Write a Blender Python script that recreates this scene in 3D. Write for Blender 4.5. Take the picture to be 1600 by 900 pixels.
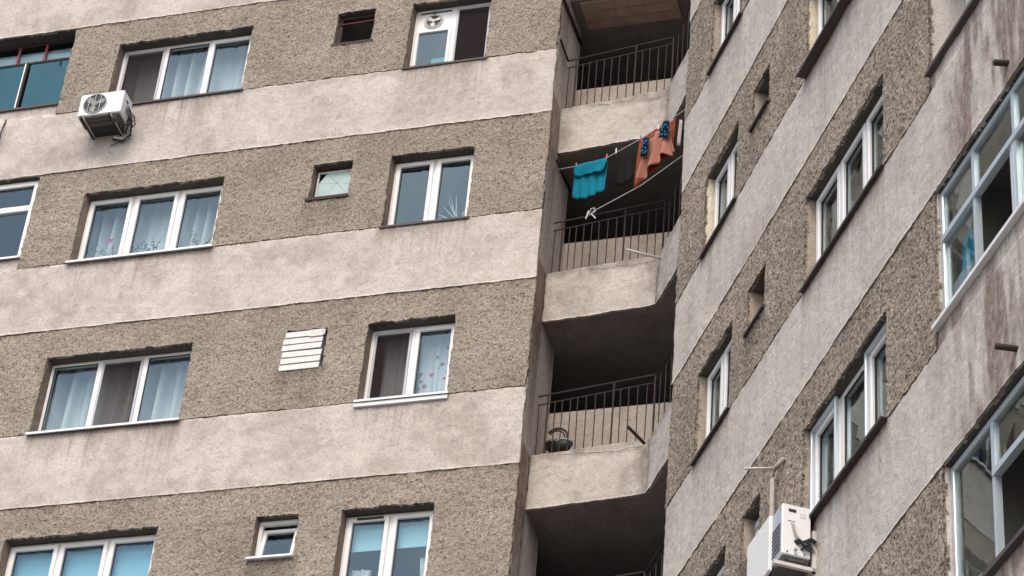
import bpy, math, random
import numpy as np
from mathutils import Matrix, Vector
random.seed(4)
R = math.radians
scene = bpy.context.scene
for o in list(bpy.data.objects): bpy.data.objects.remove(o)
C = scene.collection

# ------------------------------------------------------------------ camera, sky, sun, exposure
Z0 = 28.731                      # height of the reference storey line on the left wing
cd = bpy.data.cameras.new('camera'); cam = bpy.data.objects.new('camera', cd); C.objects.link(cam)
cd.lens = 92.79; cd.sensor_width = 36.0; cd.clip_end = 3000
rt = Vector((0.96191627, 0.2622834, 0.07697078)); up = Vector((0.10455035, -0.61320916, 0.7829711)); fw = Vector((-0.25255951, 0.74510532, 0.61727769))
cam.matrix_world = Matrix(((rt.x, up.x, -fw.x, 7.997), (rt.y, up.y, -fw.y, -24.477), (rt.z, up.z, -fw.z, 1.6), (0, 0, 0, 1)))
scene.camera = cam
scene.view_settings.view_transform = 'Standard'; scene.view_settings.look = 'None'
scene.view_settings.exposure = 0.90; scene.view_settings.gamma = 1.0
sun_dir = Vector((0.05, -0.80, 0.0)).normalized() * math.cos(R(50)); sun_dir.z = math.sin(R(50))
w = bpy.data.worlds.new('World'); scene.world = w; w.use_nodes = True
nt = w.node_tree; bg = nt.nodes['Background']
sky = nt.nodes.new('ShaderNodeTexSky'); sky.sky_type = 'NISHITA'; sky.sun_disc = False
sky.sun_elevation = R(50); sky.sun_rotation = math.atan2(sun_dir.x, sun_dir.y)
sky.air_density = 1.0; sky.dust_density = 3.0; sky.ozone_density = 1.0
nt.links.new(sky.outputs[0], bg.inputs[0]); bg.inputs[1].default_value = 0.15
sd = bpy.data.lights.new('sun', 'SUN'); so = bpy.data.objects.new('sun', sd); C.objects.link(so)
sd.energy = 0.75; sd.angle = R(24); sd.color = (1.0, 0.93, 0.85)
so.rotation_euler = sun_dir.to_track_quat('Z', 'Y').to_euler()
scene.render.engine = 'CYCLES'
scene.cycles.max_bounces = 6; scene.cycles.diffuse_bounces = 2; scene.cycles.glossy_bounces = 2; scene.cycles.transparent_max_bounces = 12; scene.cycles.transmission_bounces = 4

# ------------------------------------------------------------------ materials
def mat_new(name):
    m = bpy.data.materials.new(name); m.use_nodes = True
    return m, m.node_tree, m.node_tree.nodes['Principled BSDF']
def N(nt, t, **k):
    n = nt.nodes.new(t)
    for a, b in k.items(): setattr(n, a, b)
    return n
def noise(nt, vec, scale, detail=5, rough=.55, dist=0.0):
    n = N(nt, 'ShaderNodeTexNoise'); n.inputs['Scale'].default_value = scale; n.inputs['Detail'].default_value = detail
    n.inputs['Roughness'].default_value = rough; n.inputs['Distortion'].default_value = dist
    nt.links.new(vec, n.inputs['Vector']); return n.outputs['Fac']
def ramp(nt, fac, stops):
    r = N(nt, 'ShaderNodeValToRGB'); e = r.color_ramp.elements
    while len(e) > 1: e.remove(e[-1])
    for i, (p, c) in enumerate(stops):
        el = e[0] if i == 0 else e.new(p)
        el.position = p; el.color = (*c, 1) if len(c) == 3 else c
    nt.links.new(fac, r.inputs[0]); return r.outputs[0]
def mix(nt, fac, a, b, mode='MIX'):
    m = N(nt, 'ShaderNodeMix', data_type='RGBA', blend_type=mode)
    for s, v in ((m.inputs[0], fac), (m.inputs[6], a), (m.inputs[7], b)):
        if isinstance(v, (int, float)): s.default_value = v
        elif isinstance(v, tuple): s.default_value = (*v, 1)
        else: nt.links.new(v, s)
    return m.outputs[2]
def mth(nt, op, a, b):
    m = N(nt, 'ShaderNodeMath', operation=op)
    for s, v in ((m.inputs[0], a), (m.inputs[1], b)):
        if isinstance(v, (int, float)): s.default_value = v
        else: nt.links.new(v, s)
    return m.outputs[0]
def bump(nt, h, strength, dist, bsdf, prev=None):
    b = N(nt, 'ShaderNodeBump'); b.inputs['Strength'].default_value = strength; b.inputs['Distance'].default_value = dist
    nt.links.new(h, b.inputs['Height'])
    if prev: nt.links.new(prev, b.inputs['Normal'])
    nt.links.new(b.outputs[0], bsdf.inputs['Normal']); return b.outputs[0]
def objc(nt, scale=(1, 1, 1)):
    t = N(nt, 'ShaderNodeTexCoord'); mp = N(nt, 'ShaderNodeMapping'); mp.inputs['Scale'].default_value = scale
    nt.links.new(t.outputs['Object'], mp.inputs[0]); return mp.outputs[0]

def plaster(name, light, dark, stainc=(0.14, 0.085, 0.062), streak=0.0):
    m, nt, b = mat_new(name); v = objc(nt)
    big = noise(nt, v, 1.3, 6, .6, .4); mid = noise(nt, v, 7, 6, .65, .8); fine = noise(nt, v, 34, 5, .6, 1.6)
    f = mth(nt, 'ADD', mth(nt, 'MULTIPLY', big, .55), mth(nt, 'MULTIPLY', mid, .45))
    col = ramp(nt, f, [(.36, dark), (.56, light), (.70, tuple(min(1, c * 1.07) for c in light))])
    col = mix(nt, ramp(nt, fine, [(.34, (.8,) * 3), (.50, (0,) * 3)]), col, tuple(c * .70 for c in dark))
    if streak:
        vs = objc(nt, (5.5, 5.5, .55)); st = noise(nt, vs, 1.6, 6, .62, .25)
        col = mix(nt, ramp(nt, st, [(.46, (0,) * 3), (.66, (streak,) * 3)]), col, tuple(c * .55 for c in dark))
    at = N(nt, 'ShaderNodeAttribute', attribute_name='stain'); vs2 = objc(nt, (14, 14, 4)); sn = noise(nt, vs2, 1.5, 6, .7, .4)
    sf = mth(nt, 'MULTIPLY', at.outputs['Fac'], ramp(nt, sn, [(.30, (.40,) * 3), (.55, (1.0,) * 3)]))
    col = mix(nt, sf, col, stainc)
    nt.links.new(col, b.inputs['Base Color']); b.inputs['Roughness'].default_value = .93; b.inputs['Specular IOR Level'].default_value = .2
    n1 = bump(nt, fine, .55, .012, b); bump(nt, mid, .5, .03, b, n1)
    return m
def pebble(name, lo, hi, scale=74):
    m, nt, b = mat_new(name); v = objc(nt)
    vo = N(nt, 'ShaderNodeTexVoronoi'); vo.inputs['Scale'].default_value = scale; nt.links.new(v, vo.inputs['Vector'])
    sp = N(nt, 'ShaderNodeSeparateColor'); nt.links.new(vo.outputs['Color'], sp.inputs[0])
    col = ramp(nt, sp.outputs[0], [(0, tuple(c * .42 for c in lo)), (.09, tuple(c * .82 for c in lo)), (.2, tuple(c * 1.2 for c in lo)), (.55, hi), (.95, tuple(c * 1.08 for c in hi)), (.99, (.52, .48, .42))])
    big = noise(nt, v, 1.1, 5, .6, .3)
    col = mix(nt, 1.0, col, ramp(nt, big, [(.33, (.84, .83, .81)), (.62, (1.10, 1.08, 1.05))]), 'MULTIPLY')
    at = N(nt, 'ShaderNodeAttribute', attribute_name='stain'); sn = noise(nt, v, 12, 5, .7)
    col = mix(nt, mth(nt, 'MULTIPLY', at.outputs['Fac'], ramp(nt, sn, [(.3, (.3,) * 3), (.6, (1,) * 3)])), col, (.075, .055, .042))
    nt.links.new(col, b.inputs['Base Color']); b.inputs['Roughness'].default_value = .95; b.inputs['Specular IOR Level'].default_value = .15
    bump(nt, noise(nt, v, 75, 4, .6, .6), .8, .02, b)
    return m
def simple(name, col, rough=.5, var=.12, scale=9, metal=0.0, spec=.4, bmp=0.0, bscale=60):
    m, nt, b = mat_new(name); v = objc(nt)
    c = mix(nt, noise(nt, v, scale, 5, .6, .3), tuple(x * (1 - var) for x in col), tuple(min(1, x * (1 + var)) for x in col))
    nt.links.new(c, b.inputs['Base Color']); b.inputs['Roughness'].default_value = rough; b.inputs['Metallic'].default_value = metal
    b.inputs['Specular IOR Level'].default_value = spec
    if bmp: bump(nt, noise(nt, v, bscale, 5, .6, .5), bmp, .01, b)
    return m
def glass(name, tint, refl=(1, 1, 1), ior=.06):
    m = bpy.data.materials.new(name); m.use_nodes = True; nt = m.node_tree; nt.nodes.clear()
    o = N(nt, 'ShaderNodeOutputMaterial'); t = N(nt, 'ShaderNodeBsdfTransparent'); g = N(nt, 'ShaderNodeBsdfGlossy'); x = N(nt, 'ShaderNodeMixShader')
    t.inputs[0].default_value = (*tint, 1); g.inputs['Roughness'].default_value = .015; g.inputs[0].default_value = (*refl, 1)
    ge = N(nt, 'ShaderNodeNewGeometry'); dp = N(nt, 'ShaderNodeVectorMath', operation='DOT_PRODUCT'); nt.links.new(ge.outputs['Incoming'], dp.inputs[0]); nt.links.new(ge.outputs['Normal'], dp.inputs[1])
    c1 = mth(nt, 'SUBTRACT', 1.0, mth(nt, 'ABSOLUTE', dp.outputs['Value'], 0.0)); F = mth(nt, 'ADD', ior, mth(nt, 'MULTIPLY', mth(nt, 'POWER', c1, 5.0), 1 - ior))
    v = objc(nt); bp = N(nt, 'ShaderNodeBump'); bp.inputs['Strength'].default_value = .016; bp.inputs['Distance'].default_value = .02
    nt.links.new(noise(nt, v, 3.0, 2), bp.inputs['Height']); nt.links.new(bp.outputs[0], g.inputs['Normal'])
    nt.links.new(F, x.inputs[0]); nt.links.new(t.outputs[0], x.inputs[1]); nt.links.new(g.outputs[0], x.inputs[2]); nt.links.new(x.outputs[0], o.inputs[0])
    return m
def cloth(name, col, trans=.35, var=.1, scale=14, dots=None):
    m = bpy.data.materials.new(name); m.use_nodes = True; nt = m.node_tree; nt.nodes.clear()
    o = N(nt, 'ShaderNodeOutputMaterial'); d = N(nt, 'ShaderNodeBsdfDiffuse'); t = N(nt, 'ShaderNodeBsdfTranslucent'); x = N(nt, 'ShaderNodeMixShader'); x.inputs[0].default_value = trans
    v = objc(nt); c = mix(nt, noise(nt, v, scale, 4), tuple(q * (1 - var) for q in col), tuple(min(1, q * (1 + var)) for q in col))
    if dots:
        vo = N(nt, 'ShaderNodeTexVoronoi'); vo.inputs['Scale'].default_value = dots[0]; nt.links.new(v, vo.inputs['Vector'])
        c = mix(nt, ramp(nt, vo.outputs['Distance'], [(dots[2], (1,) * 3), (dots[2] + .05, (0,) * 3)]), c, dots[1])
    nt.links.new(c, d.inputs[0]); nt.links.new(c, t.inputs[0])
    nt.links.new(d.outputs[0], x.inputs[1]); nt.links.new(t.outputs[0], x.inputs[2]); nt.links.new(x.outputs[0], o.inputs[0])
    return m

def screen_mat():
    m = bpy.data.materials.new('insect_mesh'); m.use_nodes = True; nt = m.node_tree; nt.nodes.clear()
    o = N(nt, 'ShaderNodeOutputMaterial'); d = N(nt, 'ShaderNodeBsdfDiffuse'); t = N(nt, 'ShaderNodeBsdfTransparent'); x = N(nt, 'ShaderNodeMixShader')
    d.inputs[0].default_value = (.045, .035, .034, 1); x.inputs[0].default_value = .36
    nt.links.new(t.outputs[0], x.inputs[1]); nt.links.new(d.outputs[0], x.inputs[2]); nt.links.new(x.outputs[0], o.inputs[0]); return m

M = dict(
    plA=plaster('pale_plaster', (.565, .508, .452), (.408, .362, .318)),
    plB=plaster('pale_plaster_right', (.60, .54, .462), (.455, .405, .345), streak=.2),
    conc=plaster('parapet_render', (.53, .475, .415), (.40, .355, .305), (.10, .075, .06)),
    fin=plaster('grey_render', (.60, .55, .50), (.48, .435, .395), (.15, .09, .06), streak=.3),
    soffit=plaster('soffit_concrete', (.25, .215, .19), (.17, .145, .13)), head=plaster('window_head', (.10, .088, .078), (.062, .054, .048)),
    pbA=pebble('pebbledash_left', (.228, .193, .155), (.350, .303, .250)),
    pbB=pebble('pebbledash_right', (.205, .168, .132), (.39, .325, .262), 52),
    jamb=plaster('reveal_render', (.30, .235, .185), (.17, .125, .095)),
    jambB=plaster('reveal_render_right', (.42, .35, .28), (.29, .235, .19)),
    core=simple('wall_core', (.25, .22, .19), .9, .1),
    pvc=simple('white_pvc', (.73, .715, .685), .42, .12, 3.5),
    pvc_in=simple('grey_sash', (.42, .42, .43), .45, .06),
    gasket=simple('black_gasket', (.03, .03, .032), .6, .1),
    sill_w=simple('white_sill', (.74, .73, .71), .4, .08), sill_d=simple('rusty_sill', (.075, .06, .055), .7, .4, 14),
    steel=simple('dark_steel', (.045, .032, .028), .75, .35, 18, 0, .2), rust=simple('red_painted_steel', (.20, .035, .035), .6, .4, 18),
    ltsteel=simple('pale_pipe', (.55, .52, .48), .5, .12), alu=simple('grey_aluminium', (.50, .56, .58), .35, .08, 4, .35),
    glass=glass('window_glass', (.865, .915, .925), (.60, .82, .95), .05), glass_b=glass('window_glass_right', (.90, .93, .92), (.85, .95, 1.0), .045),
    teal=simple('teal_painted_glass', (.012, .085, .115), .16, .3, 3, 0, .25), screen=screen_mat(),
    room=simple('room_wall', (.22, .19, .165), .9, .15, 2), dark=simple('stairwell_wall', (.42, .39, .37), .9, .2, 3),
    curtain=cloth('net_curtain', (.76, .75, .73), .15), curtain_g=cloth('grey_curtain', (.55, .51, .47), .15),
    curtain_f=cloth('flowered_curtain', (.70, .70, .70), .15, .1, 10, (9, (.42, .14, .15), .26)),
    blind=simple('pale_blue_blind', (.30, .56, .66), .8, .06, 3), blind_w=simple('pale_teal_blind', (.42, .66, .70), .8, .05, 3),
    green=simple('green_plastic', (.03, .075, .04), .5, .2), darkcloth=cloth('charcoal_cloth', (.02, .018, .018), .1, .3, 12), turq=cloth('turquoise_cloth', (.018, .23, .32), .28, .18, 9), salmon=cloth('salmon_cloth', (.52, .24, .18), .3, .16, 7), brown=cloth('rust_cloth', (.28, .075, .04), .15, .2, 8),
    floral=cloth('flowered_cloth', (.012, .016, .04), .1, .2, 12, (30, (.03, .30, .36), .26)),
    rope=simple('white_rope', (.72, .71, .68), .8, .1), peg=simple('red_plastic', (.45, .10, .09), .5, .1), bluepeg=simple('blue_plastic', (.06, .08, .35), .5, .1),
    ac=simple('white_casing', (.74, .725, .70), .4, .06, 6), acs=simple('slotted_grey', (.40, .44, .48), .45, .08), black=simple('black_plastic', (.02, .02, .021), .5, .2),
    pan=simple('dark_metal_pan', (.085, .075, .068), .6, .3, 14), fanm=simple('fan_blade', (.22, .215, .20), .5, .15), cable=simple('black_cable', (.025, .023, .022), .6, .2),
    tape=simple('pipe_wrap', (.40, .36, .31), .8, .3, 20), board=simple('white_board', (.62, .60, .56), .7, .16, 12, bmp=.3), crack=simple('crack_line', (.07, .052, .042), .95, .3, 20),
    leaf=simple('plant_leaf', (.06, .085, .04), .6, .4, 20), twig=simple('twig', (.05, .045, .03), .8, .3), pot=simple('flower_pot', (.25, .11, .07), .8, .1), mag=simple('magenta_petal', (.45, .03, .16), .6, .2),
    foam=plaster('mounting_foam', (.66, .58, .44), (.50, .42, .30)), cyan=simple('cyan_cloth', (.035, .24, .33), .9, .15, 6), film=simple('frosted_film', (.33, .37, .36), .5, .2, 5),
    crackglass=simple('frosted_green_glass', (.33, .43, .40), .3, .15, 6), timber=simple('old_timber', (.045, .03, .025), .8, .4, 16), tealbox=simple('teal_card', (.08, .25, .27), .7, .1),
    ceil=simple('ceiling_board', (.42, .29, .225), .8, .35, 5, bmp=.2), asphalt=simple('paving', (.22, .21, .195), .95, .25, 2, bmp=.3, bscale=30), dado=plaster('stair_wall_paint', (.44, .38, .325), (.32, .27, .228)),
)

# ------------------------------------------------------------------ mesh helpers
_pr = random.Random(99)
def pane(x0, x1, y0, y1, z0, z1, j=.0035):
    m = MB().box(x0, x1, y0, y1, z0, z1); d = {(x, z): _pr.uniform(-j, j) for x in (x0, x1) for z in (z0, z1)}
    m.v = [(x, y + d[(x, z)], z) for x, y, z in m.v]; return m
class MB:
    def __init__(s): s.v = []; s.f = []
    def box(s, x0, x1, y0, y1, z0, z1):
        b = len(s.v); s.v += [(x, y, z) for z in (z0, z1) for y in (y0, y1) for x in (x0, x1)]
        s.f += [tuple(b + i for i in q) for q in ((0, 2, 3, 1), (4, 5, 7, 6), (0, 1, 5, 4), (2, 6, 7, 3), (0, 4, 6, 2), (1, 3, 7, 5))]; return s
    def quad(s, *p): b = len(s.v); s.v += [tuple(q) for q in p]; s.f.append(tuple(range(b, b + len(p)))); return s
    def ring(s, x0, x1, z0, z1, prof):        # mitred frame; prof: (inset, y) points round the section, closed
        n = len(prof); b = len(s.v)
        for cx, cz, sx, sz in ((x0, z0, 1, 1), (x1, z0, -1, 1), (x1, z1, -1, -1), (x0, z1, 1, -1)):
            s.v += [(cx + sx * i, y, cz + sz * i) for i, y in prof]
        for c in range(4):
            d = (c + 1) % 4
            for i in range(n):
                j = (i + 1) % n; s.f.append((b + c * n + i, b + d * n + i, b + d * n + j, b + c * n + j))
        return s
    def frame(s, x0, x1, z0, z1, wdt, y0, y1, ch=.006):
        return s.ring(x0, x1, z0, z1, [(0, y1), (0, y0 + ch), (ch, y0), (wdt - ch, y0), (wdt, y0 + ch * 1.6), (wdt, y1)])
    def tube(s, pts, r, n=6, cap=True):
        pts = [Vector(p) for p in pts]; b = len(s.v); rs = r if isinstance(r, (list, tuple)) else [r] * len(pts)
        for i, p in enumerate(pts):
            d = (pts[min(i + 1, len(pts) - 1)] - pts[max(i - 1, 0)]).normalized()
            a = d.cross(Vector((0, 0, 1)) if abs(d.z) < .9 else Vector((1, 0, 0))).normalized(); c = d.cross(a)
            for k in range(n):
                t = 2 * math.pi * k / n; s.v.append(tuple(p + (a * math.cos(t) + c * math.sin(t)) * rs[i]))
        for i in range(len(pts) - 1):
            for k in range(n):
                k2 = (k + 1) % n; s.f.append((b + i * n + k, b + i * n + k2, b + (i + 1) * n + k2, b + (i + 1) * n + k))
        if cap: s.f += [tuple(b + k for k in range(n))[::-1], tuple(b + (len(pts) - 1) * n + k for k in range(n))]
        return s
    def disc(s, c, r, n=24, y=None, h=.004, rx=None):     # a flat disc facing -y with thickness h
        b = len(s.v); rx = rx or r
        for yy in (c[1], c[1] + h): s.v += [(c[0] + rx * math.cos(2 * math.pi * k / n), yy, c[2] + r * math.sin(2 * math.pi * k / n)) for k in range(n)]
        s.f.append(tuple(range(b, b + n))); s.f.append(tuple(range(b + n, b + 2 * n))[::-1])
        for k in range(n): k2 = (k + 1) % n; s.f.append((b + k, b + k2, b + n + k2, b + n + k))
        return s
    def torus(s, c, r, t, n=24, m=6):                      # ring in the xz plane
        b = len(s.v)
        for k in range(n):
            a = 2 * math.pi * k / n
            for q in range(m):
                e = 2 * math.pi * q / m; rr = r + t * math.cos(e); s.v.append((c[0] + rr * math.cos(a), c[1] + t * math.sin(e), c[2] + rr * math.sin(a)))
        for k in range(n):
            for q in range(m):
                k2 = (k + 1) % n; q2 = (q + 1) % m; s.f.append((b + k * m + q, b + k * m + q2, b + k2 * m + q2, b + k2 * m + q))
        return s
    def prism(s, poly, z0, z1):
        b = len(s.v); n = len(poly); s.v += [(x, y, z0) for x, y in poly] + [(x, y, z1) for x, y in poly]
        s.f += [tuple(range(b, b + n))[::-1], tuple(range(b + n, b + 2 * n))]
        for k in range(n): k2 = (k + 1) % n; s.f.append((b + k, b + k2, b + n + k2, b + n + k))
        return s
    def mesh(s, name):
        me = bpy.data.meshes.new(name); me.from_pydata(s.v, [], s.f); me.update(); return me
def add(name, me, mat, parent=None, loc=None, rz=0.0, smooth=False):
    if isinstance(me, MB): me = me.mesh(name)
    if not me.materials: me.materials.append(M[mat] if isinstance(mat, str) else mat)
    o = bpy.data.objects.new(name, me); C.objects.link(o); o.parent = parent
    if loc is None and parent is not None and 'zoff' in ROOT.get(parent.name, {}): loc = (0, 0, ROOT[parent.name]['zoff'])
    o.location = loc or (0, 0, 0); o.rotation_euler = (0, 0, rz)
    if smooth:
        for p in me.polygons: p.use_smooth = True
    return o
ROOT = {}
def tag(o, label, cat, group=None, kind=None):
    if label: o['label'] = label
    if cat: o['category'] = cat
    if group: o['group'] = group
    if kind: o['kind'] = kind
    return o
def empty(name, loc, rz=0.0):
    o = bpy.data.objects.new(name, None); C.objects.link(o); o.location = loc; o.rotation_euler = (0, 0, rz); o.empty_display_size = .3; return o

rng = np.random.default_rng(7)
_H = rng.random((256, 256))
def vn(x, y):                                             # 2-D value noise
    x = np.asarray(x, float) + 1000; y = np.asarray(y, float) + 1000
    xi = np.floor(x).astype(int); yi = np.floor(y).astype(int); fx = x - xi; fy = y - yi
    fx = fx * fx * (3 - 2 * fx); fy = fy * fy * (3 - 2 * fy); g = lambda a, b: _H[a % 256, b % 256]
    return (g(xi, yi) * (1 - fx) + g(xi + 1, yi) * fx) * (1 - fy) + (g(xi, yi + 1) * (1 - fx) + g(xi + 1, yi + 1) * fx) * fy
def sheet(name, x0, x1, z0, z1, cell, yfun, holes=(), jit=.3, edge=.006, lip=.04, stain=None, czell=None):
    """a fine relief sheet in the local xz plane, facing -y, with openings, ragged edges and returns at its borders"""
    def lines(a, b, c, marks):
        n = max(2, int(round((b - a) / c))); g = np.linspace(a, b, n + 1); used = {0, n}; fixed = {0, n}
        for mk in marks:
            if a + 1e-4 < mk < b - 1e-4:
                i = int(np.argmin(abs(g - mk))); g[i] = mk; fixed.add(i)
        return g, fixed
    gx, fx = lines(x0, x1, cell, [h[0] for h in holes] + [h[1] for h in holes]); gz, fz = lines(z0, z1, czell or cell, [h[2] for h in holes] + [h[3] for h in holes])
    nx, nz = len(gx), len(gz); X, Zz = np.meshgrid(gx, gz, indexing='ij')
    cx = (gx[:-1] + gx[1:]) / 2; cz = (gz[:-1] + gz[1:]) / 2; keep = np.ones((nx - 1, nz - 1), bool)
    for h in holes: keep[np.ix_((cx > h[0]) & (cx < h[1]), (cz > h[2]) & (cz < h[3]))] = False
    jx = (rng.random(X.shape) - .5) * cell * jit; jz = (rng.random(X.shape) - .5) * (czell or cell) * jit
    K = np.zeros((nx + 1, nz + 1), bool); K[1:-1, 1:-1] = keep
    cnt = K[:-1, :-1].astype(int) + K[1:, :-1] + K[:-1, 1:] + K[1:, 1:]
    bd = cnt < 4
    rag = (vn(X * 9, Zz * 9) - .5) * 2 * edge + (vn(X * 31 + 5, Zz * 31) - .5) * 1.4 * edge
    ex = np.where(bd, 0, jx); ez = np.where(bd, 0, jz)
    zb = bd & ~(np.isin(np.arange(nx), list(fx))[:, None] & ~np.isin(np.arange(nz), list(fz))[None, :])
    ez = ez + np.where(bd & np.isin(np.arange(nz), list(fz))[None, :], rag, 0); ex = ex + np.where(bd & np.isin(np.arange(nx), list(fx))[:, None], rag, 0)
    Y = yfun(X, Zz)
    V = np.stack([X + ex, Y, Zz + ez], -1).reshape(-1, 3)
    idx = np.arange(nx * nz).reshape(nx, nz)
    q = np.stack([idx[:-1, :-1], idx[1:, :-1], idx[1:, 1:], idx[:-1, 1:]], -1)[keep]
    L = []                                                # returns along the borders
    pk = K
    hm = pk[1:-1, 1:] != pk[1:-1, :-1]                     # horizontal edges (nx-1, nz)
    i, j = np.nonzero(hm); L.append(np.stack([idx[i, j], idx[i + 1, j]], -1))
    vm = pk[1:, 1:-1] != pk[:-1, 1:-1]
    i, j = np.nonzero(vm); L.append(np.stack([idx[i, j], idx[i, j + 1]], -1))
    L = np.concatenate(L); nb = len(V); used = np.unique(L); mp = np.zeros(len(V), int); mp[used] = nb + np.arange(len(used))
    VB = V[used].copy(); VB[:, 1] = lip
    V = np.concatenate([V, VB]); q = np.concatenate([q, np.stack([L[:, 0], L[:, 1], mp[L[:, 1]], mp[L[:, 0]]], -1)])
    use = np.unique(q); re = np.zeros(len(V), int); re[use] = np.arange(len(use)); V = V[use]; q = re[q]
    me = bpy.data.meshes.new(name); me.vertices.add(len(V)); me.vertices.foreach_set('co', V.astype(np.float32).ravel())
    me.loops.add(len(q) * 4); me.loops.foreach_set('vertex_index', q.astype(np.int32).ravel())
    me.polygons.add(len(q)); me.polygons.foreach_set('loop_start', np.arange(0, len(q) * 4, 4, dtype=np.int32))
    me.update(calc_edges=True); me.validate()
    if stain is not None:
        a = me.attributes.new('stain', 'FLOAT', 'POINT'); a.data.foreach_set('value', np.clip(stain(V[:, 0], V[:, 2]), 0, 1).astype(np.float32))
    return me

# ------------------------------------------------------------------ the ground
g = MB().quad((-900, -900, 0), (900, -900, 0), (900, 900, 0), (-900, 900, 0))
tag(add('ground', g, 'asphalt'), None, None, kind='structure')

# ------------------------------------------------------------------ wings
H = 2.8
ANG = R(58.339)
EB = Vector((2.161, -1.405, 0)); ZB0 = Z0 - 2.9243
wingA = empty('apartment_block', (0, 0, 0)); ROOT[wingA.name] = dict(zoff=Z0)
tag(wingA, 'left wing of the apartment block, banded in pale plaster and pebbledash, beside the balconies', 'building')
wingB = empty('apartment_block', EB, -ANG); ROOT[wingB.name] = dict(zoff=ZB0)
tag(wingB, 'right wing of the apartment block, seen steeply along its banded wall, with streaked plaster', 'building')
tB = Vector((math.cos(ANG), -math.sin(ANG))); iB = Vector((math.sin(ANG), math.cos(ANG)))
def PA(x, y, z): return (x, y, z + Z0)
def PB(x, y, z): return (EB.x + tB.x * x + iB.x * y, EB.y + tB.y * x + iB.y * y, z + ZB0)

# openings per storey: (x0, x1, bottom, top)
A_W1 = (-6.54, -4.51); A_S = (-3.24, -2.69); A_C = (-2.15, -1.0); A_L = -7.30; A_LW = -10.3
B_C = (.91, 1.98); B_S = (2.45, 2.95); B_W = (4.07, 6.02); B_L = 7.08; B_LW = 10.1
TOPA, TOPB = 1.23, 1.17; BHA, BHB = 1.12, 1.14
rowsA = (1, 2, 3, 4); rowsB = (1, 2, 3, 4, 5)
def openA(k): return [(*A_W1, 0, TOPA), (*A_S, .63, 1.24), (*A_C, 0, TOPA)] if k in rowsA else []
def openB(j): return [(*B_C, 0, TOPB), (*B_S, .63, 1.2), (*B_W, 0, TOPB)] if j in rowsB else []

def rough_y(top):
    def f(X, Z):
        t = (Z - np.floor(Z / H + 1e-9) * H)
        chip = rng.random(X.shape); chip = np.where(chip > .80, chip * .016, chip * .007)
        return -.012 + .020 * np.clip(t / top, 0, 1) + chip + (vn(X * 14, Z * 14) - .5) * .012
    return f
def plas_y(X, Z): return (vn(X * 2.2, Z * 2.2) - .5) * .008 + (vn(X * 11, Z * 11 + 9) - .5) * .0045 + (vn(X * 24, Z * 24) - .5) * .007
def drip(x, z, wins, ztop, seed, amp=.85, ln=.30):
    """dirt that ran down from under the sills: its own shape, thickest right below the ledge"""
    s = np.zeros_like(x)
    for a, b in wins:
        m = np.clip((x - a + .10) / .10, 0, 1) * np.clip((b + .10 - x) / .10, 0, 1)
        L = .05 + ln * vn(x * 7 + seed, 3.3 + seed) ** 1.5 + ln * 1.1 * vn(x * 33 + seed, 8.1) ** 5
        s = np.maximum(s, m * amp * np.exp(-np.maximum(ztop - z, 0) / L) * (.55 + .45 * vn(x * 3 + seed, 5.5)))
    return s
def bolt_stain(x, z, cx, cz, r, amp): return amp * np.exp(-(((x - cx) / r) ** 2 + ((z - cz) / r) ** 2))

def wall_core(wing, x0, x1, opens, rows, zlo, zhi, bh, lx, lw):
    """the load-bearing wall behind the render, pierced by the openings"""
    m = MB(); y0, y1 = .035, .2
    rl = sorted([(-H * k) for k in rows]); z = zlo
    for base in rl:
        hs = opens[base]
        if not hs: continue
        m.box(x0, x1, y0, y1, z, base) if base > z else None
        t0 = base; top = base + H - bh; xs = sorted(set([x0, x1] + [h[0] for h in hs] + [h[1] for h in hs]))
        for a, b in zip(xs[:-1], xs[1:]):
            h = next((h for h in hs if h[0] <= a + 1e-6 and b <= h[1] + 1e-6), None)
            if h is None: m.box(a, b, y0, y1, t0, top)
            else:
                if h[2] > t0 + 1e-6: m.box(a, b, y0, y1, t0, h[2])
                if h[3] < top - 1e-6: m.box(a, b, y0, y1, h[3], top)
        z = top
    m.box(x0, x1, y0, y1, z, zhi)
    return add('wall', m, 'core', wing)
opA = {}; opB = {}
for k in rowsA:
    opA[-H * k] = [(h[0], h[1], -H * k + h[2], -H * k + h[3]) for h in openA(k)] + [(A_LW, A_L, -H * k + .2, -H * k + H - BHA)]
for j in rowsB:
    opB[-H * j] = [(h[0], h[1], -H * j + h[2], -H * j + h[3]) for h in openB(j)] + [(B_L, B_LW, -H * j + .2, -H * j + H - BHB)]
wall_core(wingA, -13, -.02, opA, rowsA, -Z0, 4.0, BHA, A_L, A_LW)
wall_core(wingB, .02, 13, opB, rowsB, -ZB0, 6.0, BHB, B_L, B_LW)

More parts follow.
